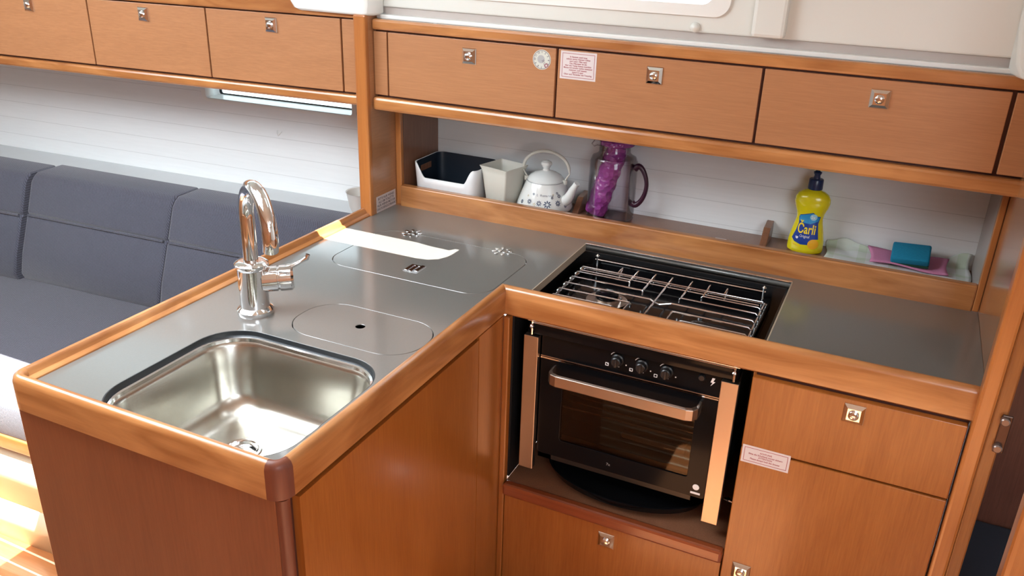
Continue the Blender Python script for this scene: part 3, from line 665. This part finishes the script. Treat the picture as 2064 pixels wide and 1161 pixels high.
# ------------------------------------------------------------ stickers
def sticker(name, label, x0, x1, z0, z1, y, lines, ink, border=True, size=.0058, M4=None):
    Mx = M4 or face_y(0, y, 0)
    b = BM(); plate(b, [[(x0, z0), (x1, z0), (x1, z1), (x0, z1)]], 0, .0005, Mx)
    s = tag(obj(name, b, paper), label, 'sticker', 'printed notice stickers')
    if border:
        b = BM(); m = .0045; plate(b, [[(x0+m, z0+m), (x1-m, z0+m), (x1-m, z1-m), (x0+m, z1-m)], [(x0+m+.0011, z0+m+.0011), (x1-m-.0011, z0+m+.0011), (x1-m-.0011, z1-m-.0011), (x0+m+.0011, z1-m-.0011)]], .0005, .0007, Mx); obj('printed_frame', b, ink, s)
    b = BM(); n = len(lines); top = z1-(.010 if border else .004); bot = z0+(.009 if border else .004)
    for i, t in enumerate(lines):
        zz = top-(top-bot)*(i+.5)/n
        text(b, t, size, Mx @ Matrix.Translation(((x0+x1)/2, zz, .0006)), .0002, sx=1, bold=.00012)
    obj('lettering', b, ink, s)
sticker('notice_sticker', 'square white notice sticker with red print, top corner of middle upper door', -.034, .0565, .409, .4735, .342,
        ['In hausum austi tung', 'subum nonus Hansen Luther', 'und Latur: Hlau oper', 'Der Hlauoper ist ein', 'Nur mit Tuang tuanse ouertion', 'Mutus ind toruno nurinu tunnuner', 'mutuner, noli wassen', 'toauri it oper', 'Ober und Thrunder mit Toturing'], red_ink, size=.0052)
sticker('notice_sticker', 'small white notice sticker with red print at the top of the lower right door', .5605, .6575, -.2755, -.2335, -.010,
        ['ACHTUNG', 'Bitte die Schublade immer sichern', 'ATTENTION', 'Please always lock the drawer'], red_ink, size=.0050)
sticker('notice_sticker', 'white sticker with four lines of dark print at the foot of the upright', .3335, .432, -.0195, .0275, 0,
        ['BITTE NUR WENIG', 'ALS UM TOILETTE', 'NUR WENN MOTOR', 'DAS KUEHLSCHRANK'], grey_ink, border=False, size=.0098, M4=face_x(-.563, 0, 0))
# round dial sticker
b = BM(); cx_, cz_ = -.0825, .4475; rr_ = .0235
plate(b, [[(cx_+rr_*math.cos(2*math.pi*k/40), cz_+rr_*math.sin(2*math.pi*k/40)) for k in range(40)]], 0, .0005, face_y(0, .342, 0)); rs = tag(obj('inspection_sticker', b, plain('dial_paper', (.60, .62, .56), .5)), 'round white inspection sticker with a ring of numbers beside the first upper latch', 'sticker')
b = BM(); plate(b, [[(cx_+rr_*.93*math.cos(2*math.pi*k/40), cz_+rr_*.93*math.sin(2*math.pi*k/40)) for k in range(40)], [(cx_+rr_*.88*math.cos(2*math.pi*k/40), cz_+rr_*.88*math.sin(2*math.pi*k/40)) for k in range(40)]], .0005, .0007, face_y(0, .342, 0))
for k in range(12):
    a = R(90-30*k); text(b, str(k+1), .0062, face_y(cx_+.0175*math.cos(a), .342, cz_+.0175*math.sin(a), a-R(90)) @ Matrix.Translation((0, 0, .0006)), .0002, bold=.00018)
text(b, '20', .0070, face_y(cx_+.004, .342, cz_-.003, R(35)) @ Matrix.Translation((0, 0, .0006)), .0002, bold=.0001)
text(b, '15', .0070, face_y(cx_+.0075, .342, cz_-.009, R(35)) @ Matrix.Translation((0, 0, .0006)), .0002, bold=.0001); obj('lettering', b, grey_ink, rs)
b = BM(); plate(b, [[(cx_+.0095*math.cos(2*math.pi*k/24)-.002, cz_+.0095*math.sin(2*math.pi*k/24)+.001) for k in range(24)]], .0005, .00055, face_y(0, .342, 0)); obj('dial_centre', b, plain('dial_grey', (.40, .41, .42), .5), rs)
b = BM(); plate(b, [rrect(-.0045, .0045, -.0045, .0045, .0005, 2), rrect(-.0022, .0022, -.0022, .0022, .0005, 2)], .0007, .0009, face_y(cx_+.0125, .342, cz_-.0128, R(35))); obj('month_mark', b, maroon_ink, rs)
# little label on the shelf
b = BM(); plate(b, [[(.343, .553), (.372, .553), (.372, .568), (.343, .568)]], .0001, .0006); tag(obj('shelf_label', b, paper), 'tiny white paper label lying on the middle of the shelf', 'label')

# ------------------------------------------------------------ settee
st = thing('settee', 'long saloon settee base with front coloured bright as if sunlit', 'settee', (-1.9, -.1, -.92))
b = BM(); plate(b, [[(-3.6, -.39-.12), (-1.02, -.39), (-.66, -.36), (-.66, .40), (-3.6, .26)]], -.779, -.585); plate(b, [[(-3.6, -.39-.12), (-1.02, -.39), (-.66, -.36), (-.66, .40), (-3.6, .26)]], -.92, -.7805); obj('base', b, plain('sunlit_base_front', (.86, .78, .58), .4, var=.02), st)  # sunlight on the base front is put into its pale colour
b = BM(); plate(b, [[(-3.6, -.398-.12), (-1.02, -.398), (-.66, -.366), (-.66, .40), (-3.6, .26)]], -.588, -.545); obj('front_edge', b, trim_x, st, bev=.004)
b = BM()      # seat cushion
o_ = [(-3.2, -.40-.11), (-1.18, -.40), (-.70, -.37), (-.63, -.33), (-.63, .34), (-3.2, .19)]
plate(b, [o_], -.545, -.455)
sc = tag(obj('seat_cushion', b, twill, bev=.02), 'flat blue-grey fabric seat cushion along the saloon settee', 'cushion')
def back_cushion(x0, x1, fwd_, label, yl0, yl1):
    """reclined slab, front face y = f(z)"""
    b = BM(); S = .06
    def P(x, d, z): y = .195 + .375*(z+.5) + S*(x+1.35) + d; return Vector((x, y, z))
    g = .0015; th = .13; e = .022
    zt = -.10; zb = -.455
    prof = [(0+e*.8, zb), (0, zb+e), (-.008, zb+.09), (-.008, -.245), (-.001, -.236), (-.008, -.227), (-.010, zt-e*1.4), (-.003, zt-e*.5), (.010, zt), (.105, zt+.003), (.105, zb)]
    rings = []
    for t, ins in ((0, .005), (.005, .001), (.01, 0), (1-.01, 0), (1-.005, .001), (1, .005)):
        if t <= .01: x = x0+g+t
        else: x = x1-g-(1-t)
        rings.append([P(x, d+(ins if d < .1 else 0)-fwd_, z-(ins*.5 if z > -.12 else 0)) for d, z in prof])
    loft(b, rings)
    c = tag(obj('back_cushion', b, twill, smooth=True), label, 'cushion', 'back cushions along the settee')
    b = BM(); tube(b, [P(x0+g+.01, -.009-fwd_, -.236), P((x0+x1)/2, -.009-fwd_, -.236), P(x1-g-.01, -.009-fwd_, -.236)], .0042, 8); obj('piping', b, twill, c, smooth=True)
back_cushion(-1.345, -.625, 0, 'blue-grey back cushion at the right end of the settee, behind the faucet', 0, 0)
back_cushion(-1.955, -1.345, 0, 'widest visible blue-grey back cushion, between the faucet one and the far left one', 0, 0)
back_cushion(-2.75, -1.955, .018, 'blue-grey back cushion at the far left edge of the photo', 0, 0)
# bowl on the ledge and little hook on the hull lining
b = BM(); lathe(b, [(.0005, 0), (.026, 0), (.030, .004), (.042, .03), (.050, .075), (.052, .078), (.049, .076), (.040, .032), (.028, .008), (.0005, .006)], (-.728, .505, -.104), 32)
tag(obj('small_bowl', b, cream_m, smooth=True), 'small pale bowl on the ledge just left of the upright', 'bowl')
b = BM(); tube(b, [(-1.112, .588, .098), (-1.106, .578, .090), (-1.100, .576, .084), (-1.094, .580, .092), (-1.092, .5855, .098)], .0016, 8)
tag(obj('wall_hook', b, frp_cool, smooth=True), 'tiny white hook on the white hull lining below the long window', 'hook')

# ------------------------------------------------------------ things on the shelf
# storage bin: white outside, navy liner
bx0, bx1, by0, by1, bh = -.522, -.318, .462, .618, .106
bn = thing('storage_bin', 'low white plastic bin with dark navy inside, far left on the shelf', 'bin', ((bx0+bx1)/2, (by0+by1)/2, .0))
def bin_shell(d, z0, ztop, sc0):
    """sides taper towards the bottom; a scoop is cut in the long sides"""
    def ring(z, k):
        ins = .014*(1-(z/bh)); pts = []
        base = rrect(bx0+ins+d, bx1-ins-d, by0+ins+d, by1-ins-d, .022, 6)
        # resample straight edges so that the scoop can be shaped
        out = []
        for i, p in enumerate(base):
            q = base[(i+1) % len(base)]; L_ = math.hypot(q[0]-p[0], q[1]-p[1]); m = max(1, int(L_/.003))
            for j in range(m): out.append((p[0]+(q[0]-p[0])*j/m, p[1]+(q[1]-p[1])*j/m))
        return out
    top = ring(bh, 1); cxm = (bx0+bx1)/2
    def ztop_at(p):
        if p[1] < by0+.03 or p[1] > by1-.03:
            t = abs(p[0]-cxm)/(.5*(bx1-bx0))
            if p[1] > by1-.03: return ztop
            s = min(1, max(0, (t-.62)/.28)); s = s*s*(3-2*s); return ztop-.042*(1-s)
        return ztop
    rings = []
    bot = None
    for lv in (0, .25, .5, .75, 1):
        r_ = []
        for p in top:
            zt = ztop_at(p); z = z0+(zt-z0)*lv; k = 1-.014*(1-z/bh)/(.078)
            r_.append(Vector((cxm+(p[0]-cxm)*(1-.06*(1-z/bh)), (by0+by1)/2+(p[1]-(by0+by1)/2)*(1-.10*(1-z/bh)), z)))
        rings.append(r_)
    return rings
b = BM(); ro = bin_shell(0, 0, bh, 0); ri = bin_shell(.003, .003, bh, 0)
loft(b, ro, cap=False); b.faces.new([b.verts.new(p) for p in ro[0]]); bmesh.ops.remove_doubles(b, verts=b.verts, dist=1e-5)
obj('shell', b, white_pl, bn, smooth=True, solid=.002)
b = BM(); loft(b, ri, cap=False); b.faces.new([b.verts.new(p) for p in ri[0]]); bmesh.ops.remove_doubles(b, verts=b.verts, dist=1e-5)
obj('liner', b, navy, bn, smooth=True, label='dark navy inner liner')
b = BM(); box(b, bx0+.0045, bx0+.006, .50, .56, .070, .088, .0006); obj('hand_slot', b, inner_dark, bn)
# square pot
pt_c = Vector((-.262, .528, 0)); b = BM()
def sq(s, z, r=.006, out=None):
    o = [(x, y) for x, y in rrect(-s, s, -s, s, r, 3)]; a = R(-14)
    return [(pt_c.x+x*math.cos(a)-y*math.sin(a), pt_c.y+x*math.sin(a)+y*math.cos(a), z) for x, y in o]
loft(b, [sq(.033, 0), sq(.034, .002), sq(.045, .100), sq(.046, .108), sq(.050, .119, .004), sq(.0485, .1195, .004), sq(.044, .108), sq(.043, .100), sq(.032, .004)])
tag(obj('square_pot', b, cream_pl, smooth=True), 'cream square tapered plastic pot between the bin and the kettle', 'pot')
# kettle
kc = Vector((-.143, .553, 0)); kt = thing('enamel_kettle', 'white enamel kettle with blue flowers, lid and bail handle', 'kettle', kc)
kprof = [(.0005, 0), (.062, 0), (.070, .003), (.0785, .012), (.0795, .018), (.076, .030), (.068, .052), (.060, .072), (.0555, .084), (.0535, .088), (.0505, .089)]
b = BM(); lathe(b, kprof, kc, 40); obj('body', b, enamel, kt, smooth=True)
b = BM(); lathe(b, [(.0505, .086), (.0525, .0885), (.0525, .0915), (.050, .094), (.044, .102), (.030, .110), (.014, .1145), (.010, .116), (.0085, .121), (.012, .127), (.0155, .133), (.0145, .139), (.008, .143), (.0005, .144)], kc, 36); ld = obj('lid', b, enamel, kt, smooth=True)
b = BM(); lathe(b, [(.0530, .0868), (.0542, .0880), (.0530, .0892)], kc, 36, caps=False); obj('rim_line', b, grey_mark, ld)
b = BM(); sdir = Vector((.97, -.24, 0)).normalized()
p_ = [kc+sdir*.055+Vector((0, 0, .036)), kc+sdir*.078+Vector((0, 0, .050)), kc+sdir*.094+Vector((0, 0, .080)), kc+sdir*.106+Vector((0, 0, .100))]
tube(b, smooth_path(p_, 5), [.019-.0105*min(1, i/12) for i in range(16)], 18); obj('spout', b, enamel, kt, smooth=True)
b = BM(); hx = Vector((.99, .1, 0)).normalized()
hp = [kc+hx*(-.055)+Vector((0, 0, .092)), kc+hx*(-.068)+Vector((0, 0, .112))]
for a in range(170, 9, -10): hp.append(kc+hx*(.0665*math.cos(R(a)))+Vector((0, 0, .118+.052*math.sin(R(a)))))
hp += [kc+hx*.068+Vector((0, 0, .112)), kc+hx*.055+Vector((0, 0, .092))]
tube(b, hp, [.0022]*2+[.0045]*17+[.0022]*2, 12); obj('bail_handle', b, cream_pl, kt, smooth=True)
for s in (-1, 1):
    b = BM(); c_ = kc+hx*(.0555*s)+Vector((0, 0, .088)); lathe(b, [(.0005, -.007), (.007, -.006), (.008, 0), (.007, .006), (.0005, .007)], c_, 14)
    obj('ear', b, cream_pl, kt, smooth=True)
# painted flowers: follow the cone towards the viewer
camxy = Vector((.728, -1.578, 0)); va = math.atan2(camxy.y-kc.y, camxy.x-kc.x)
def kr(z):
    for (r0, z0), (r1, z1) in zip(kprof[:-1], kprof[1:]):
        if z0 <= z <= z1 and z1 > z0: return r0+(r1-r0)*(z-z0)/(z1-z0)
    return .06
def on_kettle(ang, z, lift=.0006):
    a = va+ang; r0, r1 = kr(z-.004), kr(z+.004); sl = math.atan2(r0-r1, .008)
    n_ = Vector((math.cos(a)*math.cos(sl), math.sin(a)*math.cos(sl), math.sin(sl))); tx = Vector((-math.sin(a), math.cos(a), 0)); ty = n_.cross(tx)
    o = kc+Vector((math.cos(a)*kr(z), math.sin(a)*kr(z), z))+n_*lift
    return Matrix(((tx.x, ty.x, n_.x, o.x), (tx.y, ty.y, n_.y, o.y), (tx.z, ty.z, n_.z, o.z), (0, 0, 0, 1)))
def flower(b, ang, z, s, petals=8):
    Mk = on_kettle(ang, z)
    for k in range(petals):
        a = 2*math.pi*k/petals; pts = []
        for j in range(8):
            t = 2*math.pi*j/8; u = s*.62+s*.36*math.cos(t); v = s*.17*math.sin(t); pts.append((u*math.cos(a)-v*math.sin(a), u*math.sin(a)+v*math.cos(a)))
        plate(b, [pts], 0, .0003, Mk)
b = BM()
for ang, z, s in ((.10, .038, .0115), (-.22, .040, .008), (-.62, .041, .0075), (.52, .040, .0085), (.62, .058, .006), (.30, .055, .004), (-.45, .024, .004), (-.2, .014, .004), (-.50, .062, .0035), (.55, .066, .004), (.42, .018, .004), (.85, .03, .006), (-1.0, .035, .006)):
    flower(b, ang, z, s)
obj('painted_flowers', b, blue_flower, kt)
for ang, z, s in ((-.40, .036, .005), (.35, .063, .003), (.02, .018, .003), (-.75, .055, .003)):
    b = BM(); flower(b, ang, z, s, 5); obj('painted_bud', b, gold_flower, kt)
b = BM()
for i, ch in enumerate('L·Romanne'):
    text(b, ch, .0085, on_kettle(-.33+.083*i, .0605), .0002)
obj('lettering', b, blue_flower, kt)

# pitcher
pc = Vector((.040, .590, 0)); pr = thing('water_pitcher', 'clear plastic pitcher with purple infuser tube and plum handle', 'pitcher', pc)
b = BM(); pp_ = [(.060, .001), (.0655, .004), (.066, .02), (.0655, .10), (.0645, .160), (.060, .172), (.048, .178), (.043, .185), (.042, .212), (.044, .216)]
lathe(b, pp_+[(r-.0025, z) for r, z in reversed(pp_[:-1])], pc, 40); obj('jug', b, clear_pl, pr, smooth=True)
b = BM(); a0 = pc+Vector((-.040, -.010, .010)); a1 = pc+Vector((.010, .0, .205)); ax = (a1-a0)
pth = [a0+ax*(i/22) for i in range(23)]; tube(b, pth, [.0285+(.0025 if i % 4 in (1, 2) else 0) for i in range(23)], 26); obj('infuser', b, purple_m, pr, smooth=True)
b = BM(); lathe(b, [(.044, .205), (.047, .207), (.047, .219), (.042, .224), (.02, .227), (.0005, .227)], pc+Vector((.006, 0, 0)), 36); obj('lid', b, purple_m, pr, smooth=True)
b = BM(); tube(b, [pc+Vector((-.035, -.01, .208)), pc+Vector((-.050, -.014, .209)), pc+Vector((-.058, -.016, .200))], [.010, .010, .006], 12); obj('pour_lip', b, clear_pl, pr, smooth=True)
b = BM(); hp = [(.064, .150), (.074, .158), (.086, .150), (.096, .130), (.100, .108), (.097, .084), (.087, .062), (.074, .050), (.064, .054)]
pth = smooth_path([pc+Vector((x, -.012, z)) for x, z in hp], 5); nP = len(pth)
tube(b, pth, [.0095-.0038*math.sin(math.pi*i/(nP-1)) for i in range(nP)], 14); obj('handle', b, purple_dark, pr, smooth=True)

# dish soap bottle (flattened)
sc2 = Vector((.566, .588, 0)); bt = thing('dish_soap_bottle', 'yellow dish soap bottle with blue cap and blue label', 'bottle', sc2)
bprof = [(.0005, 0), (.038, 0), (.0425, .003), (.0438, .010), (.0430, .030), (.0385, .055), (.0335, .078), (.0315, .090), (.0335, .103), (.0395, .118), (.0425, .130), (.0415, .142), (.0360, .152), (.0250, .159), (.0165, .162), (.0150, .165)]
tilt = Matrix.Rotation(R(-3.0), 4, 'Y')
def bxc(z): return -.002*z/.16
b = BM(); lathe(b, bprof, sc2, 44, sx=1, sy=.58, M4=tilt.inverted() if False else None); obj('body', b, yellow, bt, smooth=True)
b = BM(); lathe(b, [(.0005, .164), (.0175, .164), (.0180, .166), (.0172, .188), (.0160, .190), (.0085, .191), (.0070, .199), (.0095, .204), (.0100, .207), (.0060, .209), (.0045, .212), (.0005, .212)], sc2, 30); cp_ = obj('cap', b, cap_blue, bt, smooth=True)
def brad(z):
    for (r0, z0), (r1, z1) in zip(bprof[1:-1], bprof[2:]):
        if z0 <= z <= z1 and z1 > z0: return r0+(r1-r0)*(z-z0)/(z1-z0)
    return .03
def wrap(bm, lift):      # press flat label art (x, z at y=0) on the bottle front
    for v in bm.verts:
        x = v.co.x-sc2.x; r_ = brad(v.co.z); t = max(-.995, min(.995, x/r_)); v.co.y = sc2.y-.58*r_*math.sqrt(1-t*t)-lift-(.0002 if v.co.y < -.00001 else 0)
def bl(name, shapes, mat, lift, parent):
    b = BM()
    for s in shapes: plate(b, s if isinstance(s[0], list) else [s], 0, .0003, face_y(sc2.x, 0, 0))
    # refine so that the art bends with the bottle
    bmesh.ops.triangulate(b, faces=b.faces)
    for _ in range(4):
        es = [e for e in b.edges if e.calc_length() > .006]
        if es: bmesh.ops.subdivide_edges(b, edges=es, cuts=1); bmesh.ops.triangulate(b, faces=b.faces)
    wrap(b, lift); return obj(name, b, mat, parent)
lab = bl('label', [[(-.0335, .036), (-.026, .028), (-.010, .023), (.010, .0245), (.0135, .034), (.022, .040), (.030, .040), (.0265, .060), (.0235, .080), (.0265, .098), (.020, .099), (.008, .108), (-.004, .104), (-.022, .098), (-.0245, .092), (-.0225, .076), (-.027, .056)]], label_blue, .0006, bt)
bl('label_sky', [[(-.0225, .083), (-.0225, .096), (-.004, .102), (.008, .106), (.020, .0975), (.0248, .0965), (.0225, .086), (.006, .078), (-.010, .079)]], label_cyan, .0009, lab)
bl('lemon', [[(.020+.013*math.cos(R(a)), .027+.013*math.sin(R(a))) for a in range(0, 360, 20)]], label_orange, .0010, lab)
bl('badge', [[(.011+.0085*math.cos(R(a)), .096+.0085*math.sin(R(a))) for a in range(0, 360, 20)]], plain('badge_pale_blue', (.35, .65, .80), .4), .0012, lab)
def btxt(s, size, x, z, mat, lift, sx=1, bold=0):
    b = BM(); text(b, s, size, face_y(sc2.x+x, 0, z), .0002, bold=bold, sx=sx)
    wrap(b, lift); obj('lettering', b, mat, lab)
btxt('Čarli', .034, -.001, .063, label_yellow, .0014, .66, .0006)
btxt('Original', .0095, -.003, .045, white_mark, .0014, .8)
btxt('2x', .010, .010, .0955, white_mark, .0018, 1, .0002)
bl('drop', [[(-.024, .038), (-.020, .036), (-.0175, .040), (-.0185, .043), (-.0215, .041), (-.024, .044)]], white_mark, .0012, lab)
bl('print_line', [[(-.029, .0205), (-.010, .0175), (-.010, .0188), (-.029, .0222)]], label_orange, .0008, lab)

# tea towel
b = BM(); NX, NY = 44, 18; x0, x1 = .617, .948; G = []
for j in range(NY+1):
    row = []; v = j/NY
    for i in range(NX+1):
        u = i/NX; x = x0+(x1-x0)*u
        if v < .62: y = .5475+.090*(v/.62); z = .003
        else:
            t = (v-.62)/.38; y = .6375+.007*math.sin(min(1, t*2)*math.pi/2); hgt = (.010+.014*math.exp(-((u-.12)/.14)**2)+.03*math.exp(-((u-.98)/.10)**2)); z = .003+hgt*t
        z += .0025*(1+math.sin(u*17+v*5))*(.4+v*.6)+.002*math.sin(u*41+v*9)*v
        y = min(y+.0015*math.sin(u*23), .648); row.append(b.verts.new((x+.004*math.sin(v*6), y, max(z, .0015))))
    G.append(row)
for j in range(NY):
    for i in range(NX): b.faces.new((G[j][i], G[j][i+1], G[j+1][i+1], G[j+1][i]))
tw = tag(obj('tea_towel', b, towel_m, smooth=True, solid=.0016), 'white tea towel with pale green checks spread at the right end of the shelf', 'towel')
# pink cloth
b = BM(); G = []
for j in range(9):
    row = []
    for i in range(25):
        u, v = i/24, j/8; x = .724+.176*u+.006*math.sin(v*3)*(1-2*u)-.010*v*(1-u)*1.2; y = .556+.070*v+.003*math.sin(u*5); z = .013+.003*math.sin(u*6+v*2)+.012*v**2
        row.append(b.verts.new((x, y, z)))
    G.append(row)
for j in range(8):
    for i in range(24): b.faces.new((G[j][i], G[j][i+1], G[j+1][i+1], G[j+1][i]))
tag(obj('cleaning_cloth', b, pink, smooth=True, solid=.004), 'pink cleaning cloth lying on the tea towel under the sponge', 'cloth')
# sponge
sg = thing('kitchen_sponge', 'teal blue sponge with dark scourer resting on the pink cloth', 'sponge', (.812, .588, .02))
Msg = Matrix.Translation((.812, .585, .034)) @ Matrix.Rotation(R(24), 4, 'X') @ Matrix.Rotation(R(-4), 4, 'Y')
b = BM(); vs = box(b, -.043, .043, -.030, .030, -.004, .016, .005, 3)
for v in b.verts: v.co = Msg @ v.co
obj('foam', b, teal, sg, smooth=True)
b = BM(); box(b, -.0425, .0425, -.0295, .0295, -.010, -.003, .001, 1)
for v in b.verts: v.co = Msg @ v.co
obj('scourer', b, green_pad, sg)

# ------------------------------------------------------------ lift everything so that the cabin sole is at z = 0
for o in TOP: o.location.z += FL
for o in bpy.data.objects:
    if '_off' in o: del o['_off']
